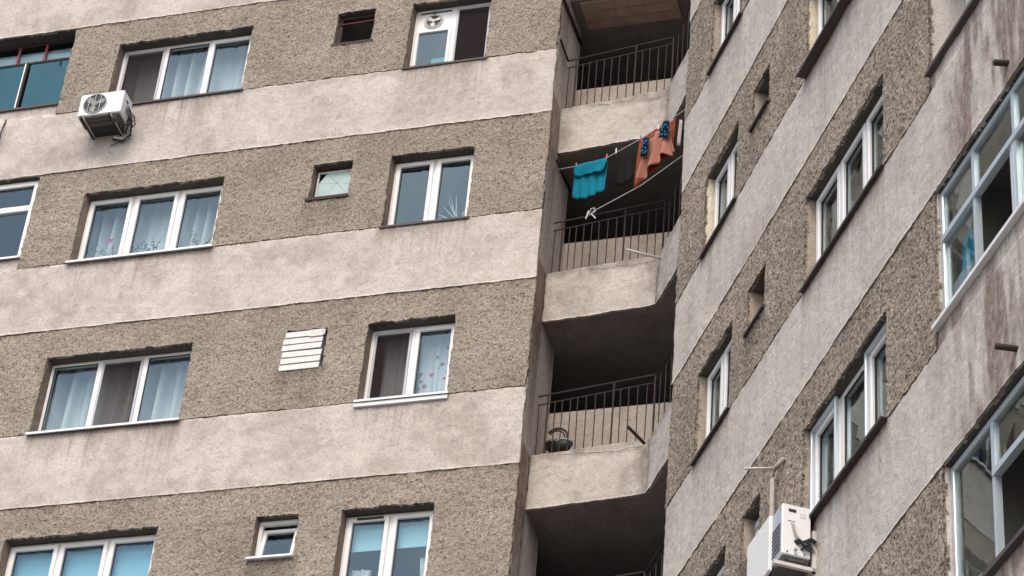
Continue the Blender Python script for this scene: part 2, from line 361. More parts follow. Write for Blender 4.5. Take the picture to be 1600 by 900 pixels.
for k in range(0, 6):
    zb = -H * k; hs = [(h[0], h[1], zb + h[2], zb + h[3]) for h in openA(k)]
    def stR(x, z, k=k, zb=zb):
        s = np.zeros_like(x)
        if k in rowsA:
            s = drip(x, z, [A_S], zb + .62, k * 3.1, .9 if k != 1 else .35, .5)
            s = np.where(z > zb + .64, 0, s)
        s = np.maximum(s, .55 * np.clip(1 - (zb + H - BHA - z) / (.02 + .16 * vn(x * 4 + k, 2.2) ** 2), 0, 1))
        return s
    add('pebbledash_band', sheet('pebbledash_band', A_L, 0, zb + .004, zb + H - BHA, .016, rough_y(H - BHA), hs, .75, .010, .05, stR), 'pbA', wingA)
    def stP(x, z, k=k, zb=zb):
        s = drip(x, z, [A_W1, A_C] if k in rowsA else [], zb - .02, k * 5.7, .95, .30)
        if k == 1: s = np.maximum(s, drip(x, z, [(-1.75, -1.05), (-5.2, -4.9)], zb, 4.2, .75, .55))
        if k == 1:
            for dx, dl in ((-1.56, .30), (-1.52, .42), (-1.47, .22), (-1.40, .34), (-1.10, .50), (-1.72, .16), (-5.50, .15), (-5.42, .28), (-5.35, .2), (-5.22, .34), (-5.15, .24), (-5.05, .16)):
                s = np.maximum(s, .85 * np.exp(-((x - dx - .008 * np.sin(z * 9)) / .011) ** 2) * np.clip(1 - (zb - z) / dl, 0, 1) ** .5)
        if k == 3: s = np.maximum(s, bolt_stain(x, z, -6.72, zb - .5, .09, .35))
        s = np.maximum(s, .26 * np.clip((vn(x * 1.7 + k * 7, z * 1.9) * .6 + vn(x * 6, z * 6 + k) * .4 - .52) * 5, 0, 1))
        return np.maximum(s, .7 * np.clip(1 - (zb - z) / (.01 + .05 * vn(x * 6 + k, 7.7) ** 2), 0, 1) * (vn(x * 9 + k, 2.2) > .55))
    add('plaster_band', sheet('plaster_band', -13, 0, zb - BHA, zb - .004, .018, plas_y, (), .2, .006, .05, stP, .035), 'plA', wingA, smooth=True)
    lo = zb + (.2 if k in rowsA else H - BHA)
    add('plaster_band', sheet('plaster_band', -13, A_L - .003, zb - .008, lo, .05, plas_y, (), .2, .003, .05, lambda x, z, lo=lo, k=k: drip(x, z, [(A_LW, A_L)], lo, k * 2.9, .7, .2)), 'plA', wingA, smooth=True)
for j in range(0, 7):
    zb = -H * j; hs = [(h[0], h[1], zb + h[2], zb + h[3]) for h in openB(j)]
    def stR(x, z, j=j, zb=zb):
        s = drip(x, z, [B_S], zb + .62, j * 3.7, .9, .6) if j in rowsB else np.zeros_like(x)
        return np.where(z > zb + .64, 0, s)
    add('pebbledash_band', sheet('pebbledash_band', 0, B_L, zb + .004, zb + H - BHB, .0145, rough_y(H - BHB), hs, .75, .006, .05, stR), 'pbB', wingB)
    def stP(x, z, j=j, zb=zb):
        s = drip(x, z, [B_C, B_W] if j in rowsB else [], zb, j * 4.4, .75, .42)
        return np.maximum(s, .25 * np.clip((vn(x * 1.7 + j * 7, z * 1.5) - .6) * 3, 0, 1))
    lo = zb + (.2 if j in rowsB else H - BHB)
    def stL(x, z, j=j, lo=lo):
        d = np.clip((lo - z) / 1.3, 0, 1)
        s = np.clip((vn(x * 5.5 + j * 11, z * 1.1) * .6 + vn(x * 17, z * 2.6 + j) * .4 - .30 - .12 * d) * 3.6, 0, .8)
        return np.maximum(s, drip(x, z, [(B_L, B_LW)], lo, j * 1.9, .9, .25))
    def y2(X, Z): return plas_y(X, Z) + (vn(X * 19 + 3, Z * 8) - .5) * .010
    def stB(x, z, f1=stP, f2=stL):
        t = np.clip((x - B_L - .15) / .5, 0, 1); return f1(x, z) * (1 - t) + f2(x, z) * t
    def yB(X, Z): t = np.clip((X - B_L) / .4, 0, 1); return plas_y(X, Z) * (1 - t) + y2(X, Z) * t
    add('plaster_band', sheet('plaster_band', 0, 13, zb - BHB, zb - .004, .024, yB, (), .2, .0022, .05, stB), 'plB', wingB, smooth=True)
    add('plaster_band', sheet('plaster_band', B_L + .003, 13, zb - .008, lo, .03, y2, (), .2, .003, .05, stL), 'plB', wingB, smooth=True)

for wing, rows, a, b, bh, mr, ex in ((wingA, rowsA, -13, A_LW - .003, BHA, 'pbA', -13), (wingB, rowsB, B_LW + .003, 13, BHB, 'pbB', 13)):
    for k in rows: add('pebbledash_band', sheet('pebbledash_band', a, b, -H * k + .21, -H * k + H - bh, .025, rough_y(H - bh), (), .75, .008, .05), mr, wing)
    x0, x1 = (ex - .3, ex - .004) if ex < 0 else (ex + .004, ex + .3)
    add('end_wall', MB().box(x0, x1, -.03, 11, -ROOT[wing.name]['zoff'], 6.0 if ex > 0 else 4.0), 'plA' if ex < 0 else 'plB', wing)
# lower storeys below the picture, plain
for wing, x0, x1, z1, zz, mp, mr, bh in ((wingA, -13, 0, -H * 6, Z0, 'plA', 'pbA', BHA), (wingB, 0, 13, -H * 7, ZB0, 'plB', 'pbB', BHB)):
    z = z1
    while z > -zz + .3:
        add('pebbledash_band', MB().box(x0, x1, -.006, .034, z, z + H - bh - .004), mr, wing)
        add('plaster_band', MB().box(x0, x1, 0, .034, max(-zz, z - bh), z - .004), mp, wing); z -= H

# ------------------------------------------------------------------ windows
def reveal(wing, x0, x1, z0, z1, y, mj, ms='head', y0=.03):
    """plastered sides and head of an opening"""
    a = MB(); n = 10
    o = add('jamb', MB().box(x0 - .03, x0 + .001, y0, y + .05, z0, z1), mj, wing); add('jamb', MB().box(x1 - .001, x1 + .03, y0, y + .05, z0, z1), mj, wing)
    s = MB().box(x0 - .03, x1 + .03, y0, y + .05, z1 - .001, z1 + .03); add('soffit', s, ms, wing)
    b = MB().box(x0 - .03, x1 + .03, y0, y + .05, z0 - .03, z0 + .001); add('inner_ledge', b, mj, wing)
def room(wing, x0, x1, z0, z1, mx=.1, deep=1.5, mat='room', y=.202):
    m = MB(); a, b, c, d = x0 - mx, x1 + mx, z0 - .75, z1 + .26; e = y + deep
    m.quad((a, y, c), (a, e, c), (a, e, d), (a, y, d)); m.quad((b, y, c), (b, y, d), (b, e, d), (b, e, c)); m.quad((a, e, c), (b, e, c), (b, e, d), (a, e, d))
    m.quad((a, y, d), (a, e, d), (b, e, d), (b, y, d)); m.quad((a, y, c), (b, y, c), (b, e, c), (a, e, c))
    add('room', m, mat, wing)
def window(wing, x0, x1, z0, z1, y, lights, gl='glass', fm='pvc', fw_=.048, mull=.055, sill='w', so=.055, sx=.03):
    m = MB().frame(x0 + .004, x1 - .004, z0 + .004, z1 - .004, fw_, y, y + .07)
    n = len(lights); ws = [l[1] for l in lights]; tot = sum(ws); inner0 = x0 + fw_; inner = (x1 - x0) - 2 * fw_ - (n - 1) * mull
    xs = []; x = inner0
    for i, wv in enumerate(ws):
        b = x + inner * wv / tot; xs.append((x, b))
        if i < n - 1: m.box(b, b + mull, y + .004, y + .068, z0 + fw_ - .003, z1 - fw_ + .003)
        x = b + mull
    win = add('window', m, fm, wing)
    for (a, b), l in zip(xs, lights):
        kind = l[0]; c, d = z0 + fw_, z1 - fw_
        if kind == 'sash':
            sw = l[2] if len(l) > 2 else .06
            add('sash', MB().frame(a - .014, b + .014, c - .014, d + .014, sw, y - .018, y + .05), fm, win); a += sw - .014; b -= sw - .014; c += sw - .014; d -= sw - .014
        if kind == 'screen':
            add('screen_frame', MB().frame(a + .002, b - .002, c + .002, d - .002, .034, y - .006, y + .012, .004), 'pvc_in', win)
            add('insect_screen', MB().box(a + .03, b - .03, y + .002, y + .0035, c + .03, d - .03), 'screen', win)
            continue
        if kind == 'none': continue
        add('gasket', MB().frame(a + .001, b - .001, c + .001, d - .001, .010, y + .012, y + .03, .002), 'gasket', win)
        add('glass_pane', pane(a + .005, b - .005, y + .022, y + .028, c + .005, d - .005), gl, win)
    if sill:
        sl = MB(); t = {'w': 'sill_w', 'd': 'sill_d'}[sill]
        p = [(-so, .004), (y + .01, .022), (y + .01, .012), (-so + .004, -.006), (-so + .004, -.028), (-so, -.028)]
        b = len(sl.v)
        for xx in (x0 - sx, x1 + sx): sl.v += [(xx, yy, z0 + zz) for yy, zz in p]
        n = len(p); sl.f += [tuple(range(n)), tuple(range(n, 2 * n))[::-1]] + [(i, (i + 1) % n, n + (i + 1) % n, n + i) for i in range(n)]
        add('sill', sl, t, win)
    return win, xs
def curtain(wing, x0, x1, z0, z1, y, label, mat='curtain', folds=9, amp=.035, seed=0, group=None, gather=0.0):
    P = PA if wing is wingA else PB; rz = 0 if wing is wingA else -ANG
    nx, nz = folds * 8, 8; v = []; f = []; cx = (x0 + x1) / 2
    for i in range(nx + 1):
        t = i / nx
        for k in range(nz + 1):
            s = k / nz; ph = t * folds * 2 * math.pi + 1.3 * math.sin(t * 7 + seed) + seed
            a = amp * (.55 + .45 * math.sin(t * 13 + seed * 2)) * (1.15 - .5 * s)
            xx = x0 + (x1 - x0) * t; xx += gather * (cx - xx) * math.sin(s * math.pi) * .5
            v.append((xx - cx, a * math.sin(ph) + .012 * math.sin(3 * s + seed + t * 4), (z1 - z0) * s))
    for i in range(nx):
        for k in range(nz): a = i * (nz + 1) + k; f.append((a, a + nz + 1, a + nz + 2, a + 1))
    me = bpy.data.meshes.new('curtain'); me.from_pydata(v, [], f)
    return tag(add('curtain', me, mat, None, P(cx, y, z0), rz, True), label, 'curtain', group)

zr = lambda k: -H * k
YA = .17; YB = .12
LA = lambda k, s: {1: 'topmost-row', 2: 'second-row', 3: 'third-row', 4: 'bottom-row'}[k] + ' ' + s
for k in rowsA:
    z = zr(k)
    reveal(wingA, *A_W1, z, z + TOPA, YA, 'jamb'); reveal(wingA, *A_C, z, z + TOPA, YA, 'jamb'); reveal(wingA, *A_S, z + .63, z + 1.24, YA, 'jamb')
    room(wingA, *A_W1, z, z + TOPA, .35); room(wingA, *A_C, z, z + TOPA, .08); room(wingA, *A_S, z + .63, z + 1.24, .1, 1.0, 'dark')
# three-light windows
window(wingA, *A_W1, zr(1), zr(1) + TOPA, YA, [('screen', 1), ('fixed', 1), ('sash', 1)], sill='d', so=.03)
window(wingA, *A_W1, zr(2), zr(2) + TOPA, YA, [('sash', 1), ('sash', 1), ('sash', 1)], mull=.07)
window(wingA, *A_W1, zr(3), zr(3) + TOPA, YA, [('fixed', 1), ('screen', .92), ('fixed', 1)], mull=.065, fw_=.04)
window(wingA, *A_W1, zr(4), zr(4) + TOPA, YA, [('sash', 1), ('sash', 1), ('sash', 1)], mull=.06)
# two-light windows
window(wingA, *A_C, zr(2), zr(2) + TOPA, YA, [('sash', 1), ('sash', 1)], mull=.07, sill='d', so=.02)
w3, xs3 = window(wingA, *A_C, zr(3), zr(3) + TOPA, YA, [('screen', 1), ('sash', 1)], mull=.06)
add('lower_sill', MB().box(A_C[0] - .03, A_C[1] + .02, -.035, .04, zr(3) - .085, zr(3) - .03), 'sill_w', w3)
w4, xs4 = window(wingA, *A_C, zr(4), zr(4) + TOPA, YA, [('sash', 1), ('sash', 1)], mull=.07)
add('trickle_vent', MB().box(xs4[0][0] + .10, xs4[0][1] - .06, YA - .032, YA - .016, zr(4) + TOPA - .075, zr(4) + TOPA - .048), 'gasket', w4)
# window with a ventilator in its upper panel
w1, xs1 = window(wingA, *A_C, zr(1), zr(1) + TOPA, YA, [('none', 1), ('screen', 1)], mull=.06, sill='d', so=.02)
(a, b), z = xs1[0], zr(1)
zp = z + .82
add('blank_panel', MB().box(a - .004, b + .004, YA + .006, YA + .03, zp, z + TOPA - .045), 'pvc', w1)
add('sash', MB().frame(a - .01, b + .01, z + .04, zp + .02, .05, YA - .012, YA + .04), 'pvc', w1)
add('glass_pane', pane(a + .035, b - .035, YA + .014, YA + .02, z + .085, zp - .025), 'glass', w1)
fx, fz = (a + b) / 2 - .02, z + 1.0
fan = MB().torus((fx, YA + .0, fz), .130, .011, 28).torus((fx, YA - .006, fz), .108, .006, 28)
fo = add('ventilator', fan, 'board', w1, smooth=True)
add('fan_back', MB().disc((fx, YA - .002, fz), .118, 28, h=.006), 'black', w1)
hub = MB().disc((fx, YA - .02, fz), .024, 14, h=.016)
for q in range(3):
    t = 2 * math.pi * q / 3 + .5
    for s in (0,):
        c, sn = math.cos(t), math.sin(t); p = lambda r, o, yy: (fx + c * r - sn * o, YA + yy, fz + sn * r + c * o)
        hub.quad(p(.02, -.012, -.012), p(.07, -.042, -.016), p(.10, -.022, -.012), p(.098, .02, -.006), p(.06, .022, -.006), p(.02, .01, -.008))
add('fan_blade', hub, 'board', w1)
add('pull_bar', MB().box(a + .03, b - .02, YA - .008, YA + .006, z + TOPA - .075, z + TOPA - .062).box(fx - .008, fx + .008, YA - .01, YA + .006, fz + .12, z + TOPA - .045), 'gasket', w1)
# small service openings on the left wing
z = zr(1) + .63
m = MB().frame(A_S[0], A_S[1], z, z + .61, .05, .10, .15); sw = add('service_window', m, 'timber', wingA)
add('bar', MB().tube([(A_S[0] + .02, .09, z + .46), (A_S[1] - .02, .085, z + .47)], .010), 'rust', sw); add('broken_pane', MB().quad((A_S[0] + .045, .152, z + .045), (A_S[0] + .30, .152, z + .045), (A_S[0] + .20, .154, z + .16), (A_S[0] + .10, .154, z + .13), (A_S[0] + .045, .154, z + .24)), 'glass_b', sw)
add('ledge', MB().box(A_S[0] - .03, A_S[1] + .02, -.01, .12, z - .03, z + .015), 'timber', sw)
z = zr(2) + .63
sw = add('service_window', MB().frame(A_S[0] + .03, A_S[1] - .04, z + .10, z + .56, .022, .12, .15), 'board', wingA)
add('frame', MB().frame(A_S[0], A_S[1], z, z + .61, .045, .13, .18), 'timber', sw)
x0, x1, za, zc = A_S[0] + .052, A_S[1] - .062, z + .122, z + .538; px, pz = x0 + .26, za + .23      # a cracked pane in shards
rim = [(x0, za), (x0 + .12, za), (x1, za), (x1, za + .2), (x1, zc), (px + .08, zc), (x0 + .1, zc), (x0, za + .25)]
for i in range(len(rim)):
    p, q = rim[i], rim[(i + 1) % len(rim)]; s = .975; cx, cz = (p[0] + q[0] + px) / 3, (p[1] + q[1] + pz) / 3
    tri = [(cx + (u - cx) * s, cz + (v - cz) * s) for u, v in (p, q, (px, pz))]
    mm = MB(); mm.v = [(u, .135, v) for u, v in tri] + [(u, .139, v) for u, v in tri]; mm.f = [(0, 1, 2), (5, 4, 3), (0, 3, 4, 1), (1, 4, 5, 2), (2, 5, 3, 0)]
    add('glass_shard', mm, 'crackglass', sw)
add('ledge', MB().box(A_S[0] - .04, A_S[1] + .01, -.02, .13, z - .035, z + .012), 'timber', sw)
def boarded(wing, x0, x1, z0, n, h, y, seed, side=False):
    rr = random.Random(seed); o = add('vent_backing', MB().box(x0, x1, y + .03, y + .05, z0, z0 + n * h), 'gasket', wing)
    for i in range(n):
        zz = z0 + i * h; d = rr.uniform(-.012, .012)
        p = MB(); t = rr.uniform(-.006, .006)
        b = [(x0 + .01 + d, y, zz + .006), (x1 - .015 + d, y - .004, zz + .006 + t), (x1 - .012 + d, y + .004, zz + h - .008 + t), (x0 + .008 + d, y + .008, zz + h - .008)]
        p.v = b + [(q[0], q[1] + .018, q[2]) for q in b]; p.f = [(0, 1, 2, 3), (7, 6, 5, 4), (0, 4, 5, 1), (1, 5, 6, 2), (2, 6, 7, 3), (3, 7, 4, 0)]
        add('board', p, 'board', o)
    return o
o = boarded(wingA, A_S[0] - .02, A_S[1] - .02, zr(3) + .60, 6, .103, -.012, 3)
lv = MB()
for i in range(6): lv.box(A_S[1] - .22, A_S[1] - .04, -.026, -.014, zr(3) + 1.10 + i * .0175, zr(3) + 1.112 + i * .0175)
add('grille', lv, 'sill_w', o)
z = zr(4) + .63
sw = add('service_window', MB().frame(A_S[0] + .004, A_S[1] - .004, z + .004, z + .606, .05, .12, .18), 'pvc', wingA)
hs_ = MB(); fr = MB().frame(A_S[0] + .05, A_S[1] - .05, 0, .47, .05, -.03, .02); tl = R(11)      # the sash hangs ajar, tilted in at the top
fr.v = [(x, .12 + yy * math.cos(tl) + zz * math.sin(tl), z + .05 + zz * math.cos(tl) - yy * math.sin(tl)) for x, yy, zz in fr.v]; add('tilted_sash', fr, 'pvc', sw)
fr = MB().box(A_S[0] + .095, A_S[1] - .095, -.008, -.002, .045, .425); fr.v = [(x, .12 + yy * math.cos(tl) + zz * math.sin(tl), z + .05 + zz * math.cos(tl) - yy * math.sin(tl)) for x, yy, zz in fr.v]; add('glass_pane', fr, 'glass', sw)
add('sill', MB().box(A_S[0] - .03, A_S[1] + .01, -.05, .13, z - .022, z + .006), 'sill_w', sw)

# glazed-in loggias at the far left
for k in rowsA:
    z = zr(k); top = H - BHA; reveal(wingA, A_LW, A_L, z + .2, z + top, .2, 'plA'); room(wingA, A_LW, A_L, z + .2, z + top, .02, 1.4)
    if k == 1:
        y = .2; x = A_L
        fr = MB()
        for zz in (.22, 1.30, top - .03): fr.box(A_LW, A_L, y, y + .04, z + zz - .018, z + zz + .018)
        lg = add('loggia_glazing', fr, 'steel', wingA)
        for i, xx in enumerate((-7.83, -8.26, -8.7, -9.2, -9.7)):
            add('transom_bar', MB().box(xx - .018, xx + .018, y - .006, y + .03, z + 1.31, z + top - .05), 'rust', lg)
        for i, xx in enumerate((-8.07, -8.75, -9.45)):
            add('mullion', MB().box(xx - .022, xx + .012, y - .01, y + .03, z + .24, z + 1.29), 'steel', lg); add('mullion_trim', MB().box(xx - .042, xx - .022, y - .012, y + .02, z + .24, z + 1.29), 'pvc', lg)
        e = [A_L - .01, -8.05, -8.73, -9.43, A_LW]
        for i in range(4): add('painted_pane', MB().box(e[i + 1] + .03, e[i] - .02, y + .012, y + .018, z + .235, z + 1.285), 'teal', lg)
        e = [A_L - .01, -7.83, -8.26, -8.7, -9.2, -9.7, A_LW]
        for i in range(6): add('glass_pane', pane(e[i + 1] + .02, e[i] - .02, y + .012, y + .018, z + 1.315, z + top - .05), 'glass', lg)
        add('inner_lining', MB().box(A_LW + .03, A_L - .03, y + .06, y + .07, z + 1.26, z + 1.55), 'film', lg)
        add('ledge', MB().box(A_LW, A_L, -.03, y, z + .17, z + .205), 'sill_d', lg)
        add('brace', MB().box(-7.56, -7.545, y - .012, y, z + 1.18, z + 1.30), 'steel', lg)
    else:
        lg, xs = window(wingA, A_LW, A_L, z + .2, z + top, .1, [('sash', 1), ('sash', 1), ('sash', 1)], fw_=.06, so=.05, sx=0)
        for a, b in xs: add('transom', MB().box(a, b, .088, .16, z + 1.13, z + 1.22), 'pvc', lg)

# curtains, blinds and plants behind the left-wing panes
curtain(wingA, -6.86, -4.2, zr(1) - .1, zr(1) + 1.47, .50, 'net curtain behind the topmost-row triple window above the air conditioner', folds=14, amp=.11, seed=1)
curtain(wingA, -6.86, -4.2, zr(2) - .1, zr(2) + 1.47, .50, 'white net curtain behind the second-row triple window with twigs on its sill', folds=15, amp=.105, seed=2.2)
curtain(wingA, -6.86, -4.2, zr(3) - .1, zr(3) + 1.47, .48, 'wide-pleated curtain behind the third-row triple window with a dark middle light', folds=12, amp=.13, seed=3.1)
curtain(wingA, -2.1, -1.62, zr(3) - .1, zr(3) + 1.47, .45, 'grey curtain behind the dark screened left light of the third-row double window', 'curtain', folds=3, amp=.05, seed=.4, gather=.3)
curtain(wingA, -1.55, -1.0, zr(3) - .1, zr(3) + 1.47, .42, 'red-flowered pale curtain in the right light of the third-row double window', 'curtain_f', folds=4, amp=.04, seed=1.5)
curtain(wingA, -2.12, -1.85, zr(4) - .1, zr(4) + .62, .42, 'short tied-back curtain at the left of the bottom-row double window', folds=3, amp=.04, seed=.2, gather=.5)
curtain(wingA, -1.25, -1.02, zr(4) - .1, zr(4) + .72, .42, 'short tied-back curtain at the right of the bottom-row double window', folds=3, amp=.04, seed=1.9, gather=.5)
for i in range(3):
    a = A_W1[0] + .05 + i * .66
    tag(add('roller_blind', MB().box(0, .60, 0, .006, 0, 1.1 - (.0, .0, .0)[i]).tube([(0, .01, 1.11), (.6, .01, 1.11)], .018, 8), 'blind', None, PA(a, .29, zr(4) + .06)),
        'pale blue roller blind behind the %s light of the bottom-row triple window' % ('left', 'middle', 'right')[i], 'blind', 'blinds of the bottom-row triple window')
for i, (a, b) in enumerate(xs4):
    tag(add('roller_blind', MB().box(0, b - a + .04, 0, .006, 0, .42).tube([(0, .01, .42), (b - a + .04, .01, .42)], .018, 8), 'blind_w', None, PA(a - .02, .285, zr(4) + .80)),
        'pale teal half-lowered blind in the %s light of the bottom-row double window' % ('left', 'right')[i], 'blind', 'half blinds of the bottom-row double window')
def twigs(x, y, z, n, h, spread, label, seed, mat='twig', flower=None, leafy=False, name='potted_plant'):
    r = random.Random(seed); root = tag(empty(name, PA(x, y, z)), label, 'plant')
    pt = MB(); pt.prism([(.055 * math.cos(t * .524), .055 * math.sin(t * .524)) for t in range(12)], 0, .10).prism([(.064 * math.cos(t * .524), .064 * math.sin(t * .524)) for t in range(12)], .08, .11); add('pot', pt, 'pot', root)
    st = MB(); lf = MB()
    for i in range(n):
        a = r.uniform(-1, 1) * spread; p = Vector((r.uniform(-.03, .03), 0, .08)); pts = [p]; L = h * r.uniform(.55, 1)
        for s in range(5): p = p + Vector((math.sin(a) * L / 5, r.uniform(-.012, .012), math.cos(a) * L / 5)); a += r.uniform(-.2, .3) * (1 if a > 0 else -1); pts.append(p)
        st.tube(pts, [.006, .005, .005, .004, .003, .002] if not leafy else [.012, .014, .012, .009, .006, .001], 5)
        for s in range(2, 6):
            if r.random() < .6 and not leafy:
                q = pts[s]; d = Vector((r.uniform(-1, 1), r.uniform(-.4, .4), r.uniform(-.2, 1))).normalized() * .05; e = d.cross(Vector((0, 1, .2))).normalized() * .014
                lf.quad(q, q + d * .5 + e, q + d, q + d * .5 - e)
    add('stems', st, mat, root)
    if lf.v: add('leaves', lf, 'leaf', root)
    if flower:
        fl = MB()
        for q in range(7):
            t = q * .9; c = Vector(flower); d = Vector((math.cos(t), -.15, math.sin(t))) * .045; e = Vector((-math.sin(t), 0, math.cos(t))) * .02
            fl.quad(c, c + d * .6 + e, c + d, c + d * .6 - e)
        add('flower', fl, 'mag', root)
    return root
twigs(-6.05, .31, zr(2) + .10, 6, .52, .9, 'small potted plant with a magenta flower in the left light of the second-row triple window', 1, flower=(-.12, -.03, .46))
twigs(-5.45, .31, zr(2) + .10, 9, .50, 1.1, 'spreading twiggy plant in the middle light of the second-row triple window', 5)
twigs(-4.85, .31, zr(2) + .10, 4, .60, .8, 'thin bare-twigged plant in the right light of the second-row triple window', 8)
twigs(-1.25, .31, zr(2) + .10, 12, .55, 1.0, 'spiky pale house plant behind the second-row double window', 11, mat='film', leafy=True)
bx = MB().box(-.13, .13, 0, .2, 0, .40).box(-.115, .115, -.004, 0, .02, .38)
tag(add('cardboard_box', bx, 'tealbox', None, PA(-1.78, .35, zr(1) + .06)), 'teal box standing inside the topmost-row double window, under the ventilator', 'box')

# ------------------------------------------------------------------ right wing windows
for j in rowsB:
    z = zr(j)
    reveal(wingB, *B_C, z, z + TOPB, YB, 'jambB'); reveal(wingB, *B_W, z, z + TOPB, YB, 'jambB'); reveal(wingB, *B_S, z + .63, z + 1.2, .24, 'jambB')
    room(wingB, *B_C, z, z + TOPB, .15); room(wingB, *B_W, z, z + TOPB, .3); room(wingB, *B_S, z + .63, z + 1.2, .06, .8, 'dark', .295)
    window(wingB, *B_C, z, z + TOPB, YB, [('sash', 1), ('sash', 1)], gl='glass_b', sill='d', so=.045, mull=.06)
    if j in (2, 3): window(wingB, *B_W, z, z + TOPB, YB, [('sash', 1), ('sash', 1), ('sash', 1)], gl='glass_b', sill='d', so=.05 if j == 3 else .11, mull=.06)
    elif j == 4:
        ww, xs = window(wingB, *B_W, z, z + TOPB, YB, [('sash', 1), ('fixed', 1), ('sash', 1)], gl='glass_b', sill='d', so=.07, mull=.08)
        for q in (0, 2): add('shutter_rail', MB().frame(xs[q][0] - .03, xs[q][1] + .02, z + .05, z + TOPB - .01, .035, YB - .055, YB - .02), 'alu', ww)
    else: window(wingB, *B_W, z, z + TOPB, YB, [('sash', 1), ('sash', 1), ('sash', 1)], gl='glass_b', sill='d', so=.05, mull=.06)
# crumbling foam and filler round two frames
for j, (a, wd) in ((2, (B_C[0], .06)), (2, (B_W[0], .055))):
    z = zr(j); sx = a
    me = sheet('filler', 0, 1.0, 0, TOPB, .03, lambda X, Z: -.004 - .012 * vn(X * 9, Z * 12), (), .5, .02, .02)
    mm = MB(); r = random.Random(j + int(a * 10)); nn = 22
    for i in range(nn + 1): t = i / nn; mm.v += [(a + .002, YB - .075 - r.uniform(0, .03), z + TOPB * t), (a + .016, YB - .04 - r.uniform(0, .012), z + TOPB * t), (a + .018, YB + .01, z + TOPB * t)]
    for i in range(nn): b = i * 3; mm.f += [(b, b + 1, b + 4, b + 3), (b + 1, b + 2, b + 5, b + 4)]
    add('filler', mm, 'foam', wingB)
# small service openings on the right wing
for j in rowsB:
    z = zr(j) + .63
    if j == 4: boarded(wingB, B_S[0] + .01, B_S[1] - .01, z + .0, 5, .108, .13, 8)
    elif j == 3:
        o = add('bricked_infill', sheet('bricked_infill', B_S[0], B_S[1], z, z + .57, .02, lambda X, Z: .18 + rng.random(X.shape) * .012, (), .6, .004, .23), 'jambB', wingB)
        add('ledge', MB().box(B_S[0] - .03, B_S[1] + .03, -.03, .1, z - .03, z + .006), 'timber', o)
    else:
        sw = add('service_window', MB().frame(B_S[0], B_S[1], z, z + .57, .04, .20, .25), 'board', wingB)
        add('frosted_pane', MB().box(B_S[0] + .03, B_S[1] - .03, .215, .221, z + .03, z + .54), 'film', sw); add('ledge', MB().box(B_S[0] - .02, B_S[1] + .03, -.035, .11, z - .03, z + .006), 'timber', sw)
# glazed loggias of the right wing
for j in rowsB:
    z = zr(j); top = H - BHB
    y = {3: .36}.get(j, .05 if j == 4 else .07)
    reveal(wingB, B_L, B_LW, z + .2, z + top, max(y, .1), 'fin'); room(wingB, B_L, B_LW, z + .2, z + top, .02, 1.5, y=max(.202, y + .02))
    fr = MB().frame(B_L + .01, B_LW - .01, z + .21, z + top - .02, .05, y, y + .06)
    lg = add('loggia_glazing', fr, 'alu' if j != 3 else 'pvc', wingB); e = [B_L + .05, 7.74 if j == 4 else 7.84, 8.5, 9.25, B_LW - .05]; tz = z + 1.12
    for xx in e[1:-1]: add('mullion', MB().box(xx - .025, xx + .025, y + .002, y + .055, z + .25, z + top - .06), 'alu', lg)
    for i in range(4):
        a, b = e[i] + .02, e[i + 1] - .02
        if j == 5 and i == 0: add('glass_pane', pane(a, b, y + .02, y + .026, z + .255, z + top - .065), 'glass_b', lg); continue
        add('transom', MB().box(e[i], e[i + 1], y - .012, y + .05, tz - .03, tz + .03), 'alu', lg)
        add('glass_pane', pane(a, b, y + .02, y + .026, tz + .03, z + top - .065), 'glass_b', lg)
        if i == 1 and j in (4, 5): continue                 # this light stands open
        add('glass_pane', pane(a, b, y + .03, y + .036, z + .255, tz - .03), 'glass_b', lg)
    if j in (4, 5):
        a, b = e[1] + .025, e[2] - .025
        for q, off in ((0, 0), (1, .05), (2, .10)): add('sliding_stile', MB().box(b - .03 - off * .9, b + .0 - off * .9, y + .0 + off * .3, y + .03 + off * .3, z + .25, tz - .03), 'alu' if q != 1 else 'pvc', lg)
    add('ledge', MB().box(B_L + .002, B_LW, -.055, y, z + .17, z + .208), 'sill_w' if j == 4 else 'sill_d', lg)
# things seen through the loggia panes
me = bpy.data.meshes.new('hanging_cloth'); v = []; f = []
for i in range(13):
    for k in range(9):
        t, s = i / 12, k / 8; wd = .16 * (1 - .45 * max(0, s - .6) / .4); v.append(((t - .5) * 2 * wd, .02 * math.sin(t * 11 + s * 2), -.62 * (1 - s)))
for i in range(12):
    for k in range(8): a = i * 9 + k; f.append((a, a + 9, a + 10, a + 1))
me.from_pydata(v, [], f); tag(add('hanging_cloth', me, 'cyan', None, PB(7.36, .16, zr(4) + 1.05), -ANG, True), 'blue cloth hanging inside the glazed loggia at the right edge', 'cloth')
o = tag(add('plastic_sheet', sheet('plastic_sheet', 0, .52, 0, .40, .04, lambda X, Z: (vn(X * 8, Z * 6) - .5) * .03, (), .4, .02, .004), 'film', None, PB(7.09, .12, zr(4) + .24), -ANG), 'pale sheeting leaning in the loggia below the blue cloth', 'sheet')
o = tag(add('hose', MB().tube([(0, 0, 0), (.25, .02, .03), (.45, .02, -.02), (.58, .02, -.14), (.66, .02, -.30)], .014, 8), 'rope', None, PB(7.10, .15, zr(5) + .50), -ANG, True), 'pale curved hose inside the lowest loggia at the bottom right', 'hose')
curtain(wingB, 1.0, 1.5, zr(3) - .1, zr(3) + 1.41, .36, 'pale curtain edge in the second visible double window of the right wing', folds=4, seed=.7)
curtain(wingB, 4.15, 4.75, zr(3) - .1, zr(3) + 1.41, .40, 'pale curtain in the middle triple window of the right wing', 'curtain_g', folds=4, seed=2.7)

